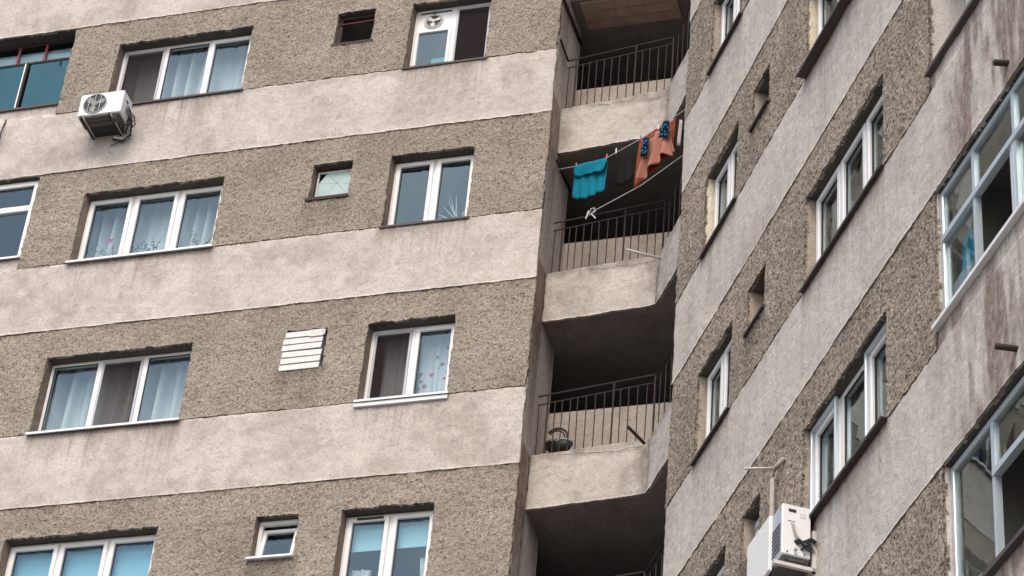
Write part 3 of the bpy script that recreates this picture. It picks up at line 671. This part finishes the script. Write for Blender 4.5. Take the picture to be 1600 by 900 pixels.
# ------------------------------------------------------------------ stair tower with its balconies, between the wings
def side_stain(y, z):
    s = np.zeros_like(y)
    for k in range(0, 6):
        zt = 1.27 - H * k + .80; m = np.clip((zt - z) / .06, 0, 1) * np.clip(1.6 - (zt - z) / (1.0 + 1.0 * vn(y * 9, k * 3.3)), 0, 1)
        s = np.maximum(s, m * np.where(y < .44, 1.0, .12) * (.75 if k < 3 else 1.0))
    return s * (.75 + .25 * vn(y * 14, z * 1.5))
me = sheet('side_wall', .03, 1.03, -15, 3.9, .03, lambda X, Z: plas_y(X, Z) * .8, (), .2, .002, .24, side_stain)
o = add('side_wall', me, 'fin', wingA); o.rotation_euler = (0, 0, R(90)); o.location = (-.002, .0, Z0)      # end wall of the left wing
me = sheet('side_wall', -1.03, -.03, -14, 5.9, .05, lambda X, Z: plas_y(X, Z) * .8, (), .2, .002, .24)
o = add('side_wall', me, 'fin', wingB); o.rotation_euler = (0, 0, R(-90)); o.location = (.002, 0, ZB0)
def bp(u, d): q = EB.xy + tB * u + iB * d; return (q.x, q.y)
K1 = (1.50, .30)                                            # outer corner of a balcony
u1 = (Vector(K1) - EB.xy).dot(tB); d1 = (Vector(K1) - EB.xy).dot(iB)
outer = [(0.003, .42), K1, bp(-.003, d1)]
inner_c = (1.868, 1.03)
balk = (0, 1, 2, 3, 4, 5)
TH = .78
def facet_sheet(p, q, z0, z1, seed, corner):
    p, q = Vector(p), Vector(q); L = (q - p).length
    def st(x, z):
        s = .9 * np.clip(1 - (z1 - z) / (.05 + .16 * vn(x * 5 + seed, 1.1)), 0, 1) * (.25 + .75 * vn(x * 8 + seed, 4.4))
        s = np.maximum(s, .9 * np.clip(1 - np.abs(x - corner * L) / (.07 + .20 * vn(z * 6, seed)), 0, 1) * (.6 + .4 * vn(x * 11, z * 3 + seed)))
        s = np.maximum(s, .5 * np.clip((vn(x * 4 + seed, z * 2.2) - .55) * 3, 0, 1) * vn(x * 15, z * 5))
        return s
    me = sheet('parapet_face', 0, L, z0, z1, .028, lambda X, Z: plas_y(X, Z) * 1.5 - .026, (), .2, .007, .01, st)
    return me, p, math.atan2(q.y - p.y, q.x - p.x)
for k in balk:
    z = 1.27 - H * k
    poly = outer + [bp(-.003, 3.0), (3.2, 3.6), (-.9, 3.6), (-.9, 1.05), (0.003, 1.05)]
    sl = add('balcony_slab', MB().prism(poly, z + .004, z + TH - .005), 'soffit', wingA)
    for i, cn in ((0, 1.0), (1, 0.0)):
        me, p, a = facet_sheet(outer[i], outer[i + 1], z, z + TH, k * 3.3 + i, cn); o = add('parapet_face', me, 'conc', sl, (p.x, p.y, 0), a, True)
    # cracked top edge of the render
    r = random.Random(k * 7 + 1); cr = MB(); p, q = Vector(outer[0]), Vector(outer[1]); dv = (q - p).normalized(); nv = Vector((dv.y, -dv.x))
    L = (q - p).length; x = .25 + r.random() * .3; pts = []
    zc = z + TH - .05 - r.random() * .04
    while x < L - .03: pts.append((x, zc)); x += r.uniform(.03, .08); zc += r.uniform(-.018, .018) + (.004 if zc < z + TH - .12 else -.004)
    for (xa, za), (xb, zb_) in zip(pts[:-1], pts[1:]):
        ta, tb_ = r.uniform(.002, .006), r.uniform(.002, .006); P_ = lambda x, zz: (p.x + dv.x * x + nv.x * .043, p.y + dv.y * x + nv.y * .043, zz)
        cr.quad(P_(xa, za - ta), P_(xb, zb_ - tb_), P_(xb, zb_ + tb_), P_(xa, za + ta))
    add('crack', cr, 'crack', sl)  # thin dark ribbons drawn over the render along the crack
    # low inner wall of the landing; above it the open stairwell
    zt = z + TH; hh = {2: .92, 3: 1.0}.get(k, 1.07)
    a, b, c = Vector((0.003, 1.03)), Vector(inner_c), Vector(bp(-.003, 1.03))
    lw = MB()
    for p, q in ((a, b), (b, c)):
        d = (q - p).normalized(); nn = Vector((-d.y, d.x)) * .15
        lw.prism([tuple(p), tuple(q), tuple(q + nn), tuple(p + nn)], zt - .003, zt + hh)
    add('landing_wall', lw, 'dado', sl)
    # railing
    ra = MB(); tz = zt + {2: .97, 3: .91}.get(k, .95); ofs = .045
    rp = [Vector(outer[0]) + Vector((.02, ofs)), Vector(K1) + Vector((ofs * .3, ofs)), Vector(outer[2]) + Vector((iB.x, iB.y)) * ofs]
    wob = [0, .06, .06]
    ra.tube([(*rp[0], tz - .03), (*rp[1], tz + .04), (*rp[2], tz + .04)], .011, 6); ra.tube([(*rp[0], tz - .16), (*rp[1], tz - .08), (*rp[2], tz - .08)], .009, 6)
    if k == 2: ra.tube([(*rp[0], tz - .02), (.03, .02, tz - .04)], .016, 6)
    rail = add('railing', ra, 'steel', wingA)
    def post(x, y, rr, top, zz=zt): return MB().tube([(x, y, zz - .05), (x, y, top)], rr, 6)
    xs = [.046, .252, .342, .449, .544, .653, .766, .886, 1.088, 1.191, 1.306, 1.413]
    for xx in xs:
        t = xx / rp[1].x; y = rp[0].y + (rp[1].y - rp[0].y) * t
        tilt = r.uniform(-.008, .008)
        add('baluster', MB().tube([(xx, y, zt - .03), (xx + tilt, y, tz - .16 + .08 * t)], .0075, 5), 'steel', rail)
    for xx in (.151, .992):
        t = xx / rp[1].x; y = rp[0].y + (rp[1].y - rp[0].y) * t; add('post', post(xx, y, .012, tz - .03 + .07 * t), 'steel', rail)
    n = 9
    for i in range(n + 1):
        q = rp[1].lerp(rp[2], i / n); add('baluster' if i else 'post', MB().tube([(q.x, q.y, zt - .03), (q.x, q.y, tz - .08 + (.1 if i == 0 else 0))], .0075 if i else .014, 5), 'steel', rail)
# dark stairwell behind the landings
sw = MB()
pts = [(-.9, 1.06), (-.9, 3.55), (3.15, 3.55), bp(.9, 2.6), bp(.9, 1.06)]
zlo, zhi = -15.2, 4.0
for p, q in zip(pts[:-1], pts[1:]): sw.quad((*p, zlo), (*q, zlo), (*q, zhi), (*p, zhi))
sw.quad((-.9, 1.06, zlo), (-.02, 1.06, zlo), (-.02, 1.06, zhi), (-.9, 1.06, zhi)); p, q = bp(.9, 1.06), bp(.02, 1.06); sw.quad((*p, zlo), (*q, zlo), (*q, zhi), (*p, zhi))
add('stairwell', sw, 'dark', wingA)
# boards on the ceiling of the uppermost visible balcony
zc = 1.27 - H * 1
cb = add('ceiling_lining', MB().box(.12, 1.45, .46, 1.0, zc - .012, zc + .002), 'dark', wingA)
nx_, ny_ = 6, 3
for i in range(nx_):
    for q in range(ny_):
        a = .125 + i * .221; c = .462 + q * .178; add('ceiling_board', MB().box(a + .005, a + .216, c + .005, c + .173, zc - .022, zc - .011), 'ceil', cb)

# ------------------------------------------------------------------ things on the balconies
def bar(p, q, r, name, label, cat, mat='steel', n=8, group=None):
    p = Vector(p); q = Vector(q); return tag(add(name, MB().tube([(0, 0, 0), tuple(q - p)], r, n), mat, None, tuple(p), 0, True), label, cat, group)
bar(PA(.02, .04, -1.83), PA(.02, 1.0, -1.79), .022, 'wall_bar', 'dark bar along the end wall above the uppermost balcony railing', 'bar')
bar(PA(.02, .36, -4.47), PA(.02, 1.06, -4.42), .018, 'wall_bar', 'dark bar along the end wall left of the turquoise cloth', 'bar')
bar(PA(1.60, .22, -6.49), PA(1.20, -.19, -6.60), .016, 'pole', 'pale pipe jutting from the corner of the balcony with the laundry', 'pole', 'ltsteel')
bar(PA(1.45, .22, -9.25), PA(1.37, -.24, -9.33), .020, 'pole', 'dark short pipe jutting from the corner of the lowest railed balcony', 'pole')
# washing
def hang(name, P0, P1, drop, mat, label, folds=4, amp=.02, nz=12, slack=.02, flare=0.0, cat='cloth', bottom=None, seed=0):
    P0, P1 = Vector(P0), Vector(P1); d = P1 - P0; dn = Vector((d.x, d.y, 0)).normalized(); nn = Vector((dn.y, -dn.x, 0)); nx = folds * 8; v = []; f = []
    for i in range(nx + 1):
        t = i / nx
        for k in range(nz + 1):
            s = k / nz; dr = drop(t) if callable(drop) else drop
            sp = (t - .5) * flare * s
            off = amp * math.sin(t * folds * 2 * math.pi + seed + 1.2 * s) * (.25 + .75 * s) + .012 * math.sin(5 * t + 3 * s + seed)
            p = d * t + dn * sp + nn * off + Vector((0, 0, -slack * math.sin(math.pi * t) - dr * s)); v.append(tuple(p))
    for i in range(nx):
        for k in range(nz): a = i * (nz + 1) + k; f.append((a, a + 1, a + nz + 2, a + nz + 1))
    me = bpy.data.meshes.new(name); me.from_pydata(v, [], f)
    o = add(name, me, mat, None, tuple(P0), 0, True); md = o.modifiers.new('thickness', 'SOLIDIFY'); md.thickness = .004
    return tag(o, label, cat)
LP = lambda x, z, dy=0: PA(x, .5 - .475 * x + dy, z)
line = [LP(0.0, -4.52), LP(.35, -4.645), LP(.75, -4.745), LP(1.25, -4.71), LP(1.68, -4.635), LP(1.98, -4.56)]
o0 = Vector(line[0]); tag(add('clothes_line', MB().tube([tuple(Vector(p) - o0) for p in line], .005, 5), 'rope', None, line[0]), 'upper clothes line carrying the turquoise and salmon cloths', 'rope')
rope = [LP(.55, -5.60), LP(.62, -5.565), LP(1.3, -5.52), LP(1.95, -5.34)]; o0 = Vector(rope[0])
kn = [tuple(Vector(p) - o0) for p in rope]
mb = MB().tube(kn, .005, 5)
mb.tube([(0, -.01, .02), (.03, -.02, .09), (.07, -.02, .10), (.085, -.01, .05), (.04, -.02, -.0), (.10, -.02, -.08)], .008, 5); mb.tube([(.0, -.02, .06), (-.03, -.02, -.07)], .008, 5)
tag(add('rope', mb, 'rope', None, rope[0]), 'white rope knotted to the railing below the washing', 'rope')
hang('towel', LP(.27, -4.625, -.02), LP(.77, -4.745, -.02), lambda t: .19 + .012 * math.sin(9 * t) + .02 * t, 'turq', 'turquoise cloth, short front fold lying over the longer one', 3, .012, 6, .01, -.04)
hang('towel', LP(.28, -4.64, .025), LP(.76, -4.755, .025), lambda t: .50 + .02 * math.sin(5 * t) + .05 * t, 'turq', 'turquoise cloth, long pleated rear one hanging below the short fold', 4, .014, 12, .012, .03)
hang('blanket', LP(1.235, -4.715, .02), LP(1.755, -4.61, .02), lambda t: .80 - .26 * t, 'brown', 'rust brown cloth hanging behind the salmon cloth', 3, .02, 8, .0, .04)
hang('blanket', LP(1.41, -4.90, -.05), LP(1.70, -4.85, -.05), lambda t: .54 - .06 * t + .05 * math.sin(6.5 * t + .5) * (1 - .6 * t), 'salmon', 'salmon pink cloth with deep wavy folds on the clothes line', 3, .055, 16, -.10, .32, seed=.8)
hang('garment', LP(1.345, -4.87, -.12), LP(1.42, -4.86, -.12), .29, 'floral', 'narrow dark garment with turquoise flowers, left one on the salmon cloth', 1, .015, 6, 0, .05)
hang('garment', LP(1.62, -4.75, -.12), LP(1.70, -4.73, -.12), .24, 'floral', 'dark garment with turquoise flowers, right one on the salmon cloth', 1, .015, 6, 0, .09)
hang('trousers', LP(.97, -4.78, .03), LP(1.15, -4.76, .03), lambda t: .52 + .04 * t, 'darkcloth', 'dark garment on the clothes line between the turquoise and salmon cloths', 2, .02, 8, 0, .06, cat='garment')
hang('cloth_strip', LP(1.835, -4.73), LP(1.86, -4.72), .42, 'curtain_g', 'narrow white strip of cloth hanging right of the salmon cloth', 1, .01, 6, 0, .03)
for x, z, m_, lb in ((.29, -4.61, 'peg', 'red peg at the left end of the turquoise cloth'), (.76, -4.72, 'peg', 'red peg at the right end of the turquoise cloth'), (.90, -4.70, 'rope', 'white peg on the empty stretch of the clothes line'), (1.26, -4.70, 'bluepeg', 'blue peg at the left end of the salmon cloth'), (1.52, -4.65, 'rope', 'white peg at the middle of the salmon cloth')):
    p = MB().box(-.007, .007, -.012, -.002, -.05, .035).box(-.007, .007, .002, .012, -.05, .035).box(-.009, .009, -.004, .004, -.015, .0)
    tag(add('clothes_peg', p, m_, None, LP(x, z), R(20)), lb, 'peg', 'pegs on the clothes line')
# folding chair behind the lowest railing
ch = tag(empty('chair', PA(.22, .72, -9.14)), 'round-backed chair behind the railing of the lowest balcony', 'chair')
bk = MB(); arc = [(.13 * math.cos(t), .0, .46 + .13 * math.sin(t)) for t in [R(-50 + 14 * i) for i in range(15)]]; bk.tube(arc, .014, 6); arc2 = [(.10 * math.cos(t), -.01, .44 + .11 * math.sin(t)) for t in [R(-50 + 14 * i) for i in range(15)]]; bk.tube(arc2, .010, 6)
add('backrest', bk, 'steel', ch, smooth=True)
add('seat', MB().prism([(.15 * math.cos(R(20 * i)), -.03 + .13 * math.sin(R(20 * i))) for i in range(18)], .30, .325), 'pan', ch)
for sx, sy in ((-.1, -.1), (.1, -.1), (-.1, .06), (.1, .06)): add('leg', MB().tube([(sx, sy, .30), (sx * 1.15, sy * 1.1, 0)], .011, 6), 'steel', ch)
bs = tag(empty('wash_basin', PA(.36, .60, -9.14)), 'pale basin standing beside the chair on the lowest balcony', 'basin')
add('bowl', MB().tube([(0, 0, .20), (0, 0, .27)], [.07, .10], 14), 'pan', bs, smooth=True); add('rim', MB().prism([(.105 * math.cos(R(20 * i)), .105 * math.sin(R(20 * i))) for i in range(18)], .265, .278), 'film', bs)
add('stand', MB().tube([(-.1, 0, 0), (.07, 0, .2)], .009, 5).tube([(.1, .012, 0), (-.07, .012, .2)], .009, 5), 'steel', bs)

# ------------------------------------------------------------------ air conditioners
def bevel_box(x0, x1, y0, y1, z0, z1, c=.012):
    m = MB(); P_ = lambda z, i: [(x0 + i, y0 + c), (x0 + c, y0 + i), (x1 - c, y0 + i), (x1 - i, y0 + c), (x1 - i, y1), (x0 + i, y1)]
    rings = [(z0, c), (z0 + c, 0), (z1 - c, 0), (z1, c)]
    for z, i in rings: m.v += [(x, y, z) for x, y in P_(z, i)]
    for r_ in range(3):
        for k in range(6): k2 = (k + 1) % 6; m.f.append((r_ * 6 + k, r_ * 6 + k2, r_ * 6 + 6 + k2, r_ * 6 + 6 + k))
    m.f += [tuple(range(6))[::-1], tuple(range(18, 24))]; return m
ac = tag(empty('air_conditioner', PA(-6.37, 0, -3.36)), 'white air conditioner with a round fan on brackets below the topmost-row window', 'air conditioner')
W_, D0, D1, HH = .325, -.43, -.15, .40
add('casing', bevel_box(-W_, W_, D0, D1, .035, .035 + HH), 'ac', ac)
fc = (-.085, D0 - .002, .035 + HH / 2)
add('fan_opening', MB().disc((fc[0], D0 - .006, fc[2]), .168, 32, h=.005), 'black', ac)
add('fan_ring', MB().torus((fc[0], D0 - .008, fc[2]), .170, .008, 32), 'acs', ac, smooth=True)
fb = MB().disc((fc[0], D0 - .016, fc[2]), .045, 16, h=.008)
for q in range(3):
    t = 2 * math.pi * q / 3 + .4; c, s = math.cos(t), math.sin(t); p = lambda r, o, yy: (fc[0] + c * r - s * o, D0 + yy, fc[2] + s * r + c * o)
    fb.quad(p(.03, -.02, -.009), p(.10, -.06, -.012), p(.15, -.03, -.010), p(.148, .03, -.008), p(.09, .035, -.008), p(.03, .02, -.008))
add('fan_blade', fb, 'fanm', ac)
for q in (-.085, 0, .085):
    hh = math.sqrt(.168 ** 2 - q ** 2); add('grille_bar', MB().tube([(fc[0] + q, D0 - .022, fc[2] - hh), (fc[0] + q, D0 - .022, fc[2] + hh)], .004, 5), 'board', ac)
add('seam', MB().box(.098, .101, D0 - .0015, D0 + .01, .05, .02 + HH), 'acs', ac)
add('base_pan', MB().box(-W_ + .03, W_ - .03, D0 + .03, D1 - .02, .012, .036).box(-W_ + .06, W_ - .2, D0 + .07, D0 + .09, .0, .014).box(-W_ + .06, W_ - .2, D0 + .13, D0 + .15, .0, .014), 'pan', ac)
add('gap_shade', MB().box(-W_ + .06, W_ - .1, D1 - .05, -.004, .004, .012), 'black', ac)  # black sheet added to stand in for the shade between unit and wall
for sx in (-.235, .175):
    br = add('bracket', MB().box(sx - .02, sx + .02, D0 - .02, .03, -.025, .012).box(sx - .02, sx + .02, -.012, .03, .012, .30), 'steel', ac)
    add('edge_strip', MB().box(sx + .020, sx + .024, D0 - .02, -.01, -.025, .010), 'board', br)
add('side_handle', MB().box(W_ - .001, W_ + .004, D0 + .10, D0 + .17, .30, .335), 'black', ac)
add('compressor_hood', MB().tube([(.22, D0 + .10, .02), (.22, D0 + .10, -.03)], [.075, .05], 12), 'pan', ac)
r = random.Random(2)
for q in range(7):
    a = Vector((W_ - .01 + r.uniform(0, .03), -.25 + r.uniform(-.06, .06), .22 + r.uniform(-.06, .06))); pts = [a]
    for s in range(6): pts.append(pts[-1] + Vector((r.uniform(-.02, .055) if s < 3 else r.uniform(-.07, .01), r.uniform(.0, .045), r.uniform(-.075, -.03))))
    add('cable', MB().tube([tuple(p) for p in pts], r.uniform(.007, .014), 6), 'cable', ac, smooth=True)
add('pipe', MB().tube([(W_ + .005, -.20, .20), (W_ + .05, -.14, .06), (W_ + .02, -.06, -.08), (W_ - .1, -.03, -.16), (W_ - .25, -.04, -.10)], .013, 7), 'cable', ac, smooth=True)
add('drain_tube', MB().tube([(W_ - .06, -.03, -.12), (W_ - .22, -.06, -.085)], .012, 6), 'board', ac); add('cable', MB().tube([(W_ - .08, -.03, -.12), (W_ - .14, -.03, -.17), (W_ - .26, -.03, -.21)], .006, 5), 'cable', ac)

ac = tag(empty('air_conditioner', PB(4.05, 0, -11.78), -ANG), 'white air conditioner seen from its cable side, below the right wing windows', 'air conditioner')
W_, D0, D1, HH = .38, -.32, -.055, .53
add('casing', bevel_box(-W_, W_, D0, D1, .12, .12 + HH, .01), 'ac', ac)
add('slotted_panel', MB().box(.14, W_ - .012, D0 - .004, D0 + .01, .15, .10 + HH), 'acs', ac)
for q in range(7): add('slot', MB().box(.16, W_ - .03, D0 - .010, D0 - .003, .18 + q * .042, .198 + q * .042), 'pan', ac)
add('deflector_plate', bevel_box(-W_ - .03, .15, D0 - .035, D0 - .004, .07, .12 + HH - .004, .006), 'ac', ac)
x = W_
add('handle_recess', MB().box(x - .004, x + .003, D0 + .06, D0 + .13, .57, .60), 'black', ac)
add('rating_plate', MB().box(x - .004, x + .002, D0 + .165, D0 + .225, .525, .58), 'board', ac)
add('cover_seam', MB().box(x - .004, x + .002, D0 + .055, D0 + .12, .47, .478), 'black', ac)
for yy, zz in ((D0 + .05, .15), (D0 + .21, .15)): add('screw', MB().tube([(x - .002, yy, zz), (x + .006, yy, zz)], .008, 6), 'black', ac)
add('cable', MB().tube([(x + .005, D0 + .09, .465), (x + .03, D0 + .10, .40), (x + .03, D0 + .12, .32), (x + .03, D0 + .17, .26), (x + .02, D0 + .30, .20)], .011, 7), 'tape', ac, smooth=True)
vl = MB()
for q in range(6):
    yy, zz = D0 + .11 + r.uniform(0, .13), .20 + r.uniform(0, .11); vl.tube([(x + .0, yy, zz), (x + .035, yy + .02, zz), (x + .03, yy + .07, zz - .02)], r.uniform(.010, .019), 6)
add('valve_block', vl, 'cable', ac); add('valve_cap', MB().tube([(x + .02, D0 + .12, .17), (x + .06, D0 + .12, .17)], .017, 8), 'ltsteel', ac)
for q in (-.28, .37):
    br = add('bracket', MB().box(q - .018, q + .018, D0 - .07, 0, .0, .035).box(q - .018, q + .018, -.035, .02, 0, .42), 'ltsteel', ac)
    add('damper', MB().box(q - .02, q + .02, D0 + .02, D0 + .06, .035, .075), 'black', br); add('damper', MB().box(q - .02, q + .02, -.12, -.08, .035, .075), 'black', br)
add('base_pan', MB().box(-W_ + .02, W_ - .02, D0 + .02, D1 - .01, .08, .122), 'pan', ac)
pp = MB().tube([(3.62, -.01, -10.06), (3.50, -.05, -10.10), (3.44, -.06, -10.20), (3.43, -.05, -10.5), (3.44, -.05, -10.8), (3.52, -.07, -11.0), (3.68, -.08, -11.14)], .024, 8)
pp.v = [(x - 3.5, y, z + 11.1) for x, y, z in pp.v]; tag(add('insulated_pipe', pp, 'tape', None, PB(3.5, 0, -11.1), -ANG, True), 'wrapped pipe bundle running down the pebbledash to the right air conditioner', 'pipe')
bar(PB(3.45, 0.02, -10.05), PB(3.45, -.33, -10.15), .012, 'pole', 'thin pale pipe sticking out of the pebbledash above the right air conditioner', 'pole', 'ltsteel')
bar(PB(8.57, .03, -9.35), PB(8.57, -.12, -9.392), .028, 'drain_spout', 'short dark drain spout in the streaked band, upper one at the right edge', 'spout', 'steel', 10)
bar(PB(8.46, .03, -12.163), PB(8.46, -.165, -12.19), .026, 'drain_spout', 'short dark drain spout in the streaked band, lower one at the right edge', 'spout', 'steel', 10)
hk = MB().tube([(0, 0, 0), (0, -.10, .0), (.05, -.13, .03)], .014, 6).tube([(0, 0, .55), (0, -.05, .3), (0, -.03, .02)], .010, 6)
tag(add('cable_bracket', hk, 'steel', None, PA(-8.06, 0, -3.33)), 'dark cable bracket at the left edge of the upper plaster band', 'bracket')
cr = tag(empty('crate', PB(7.38, .30, zr(5) + .05), -ANG), 'dark green plastic crate inside the lowest loggia, below the hose', 'crate')
add('body', MB().box(-.26, .26, -.11, .16, 0, .42), 'green', cr); add('rim', MB().box(-.275, .275, -.125, .175, .40, .435), 'green', cr)
for q in range(4): add('rib', MB().box(-.21 + q * .13, -.19 + q * .13, -.122, -.11, .02, .40), 'green', cr)
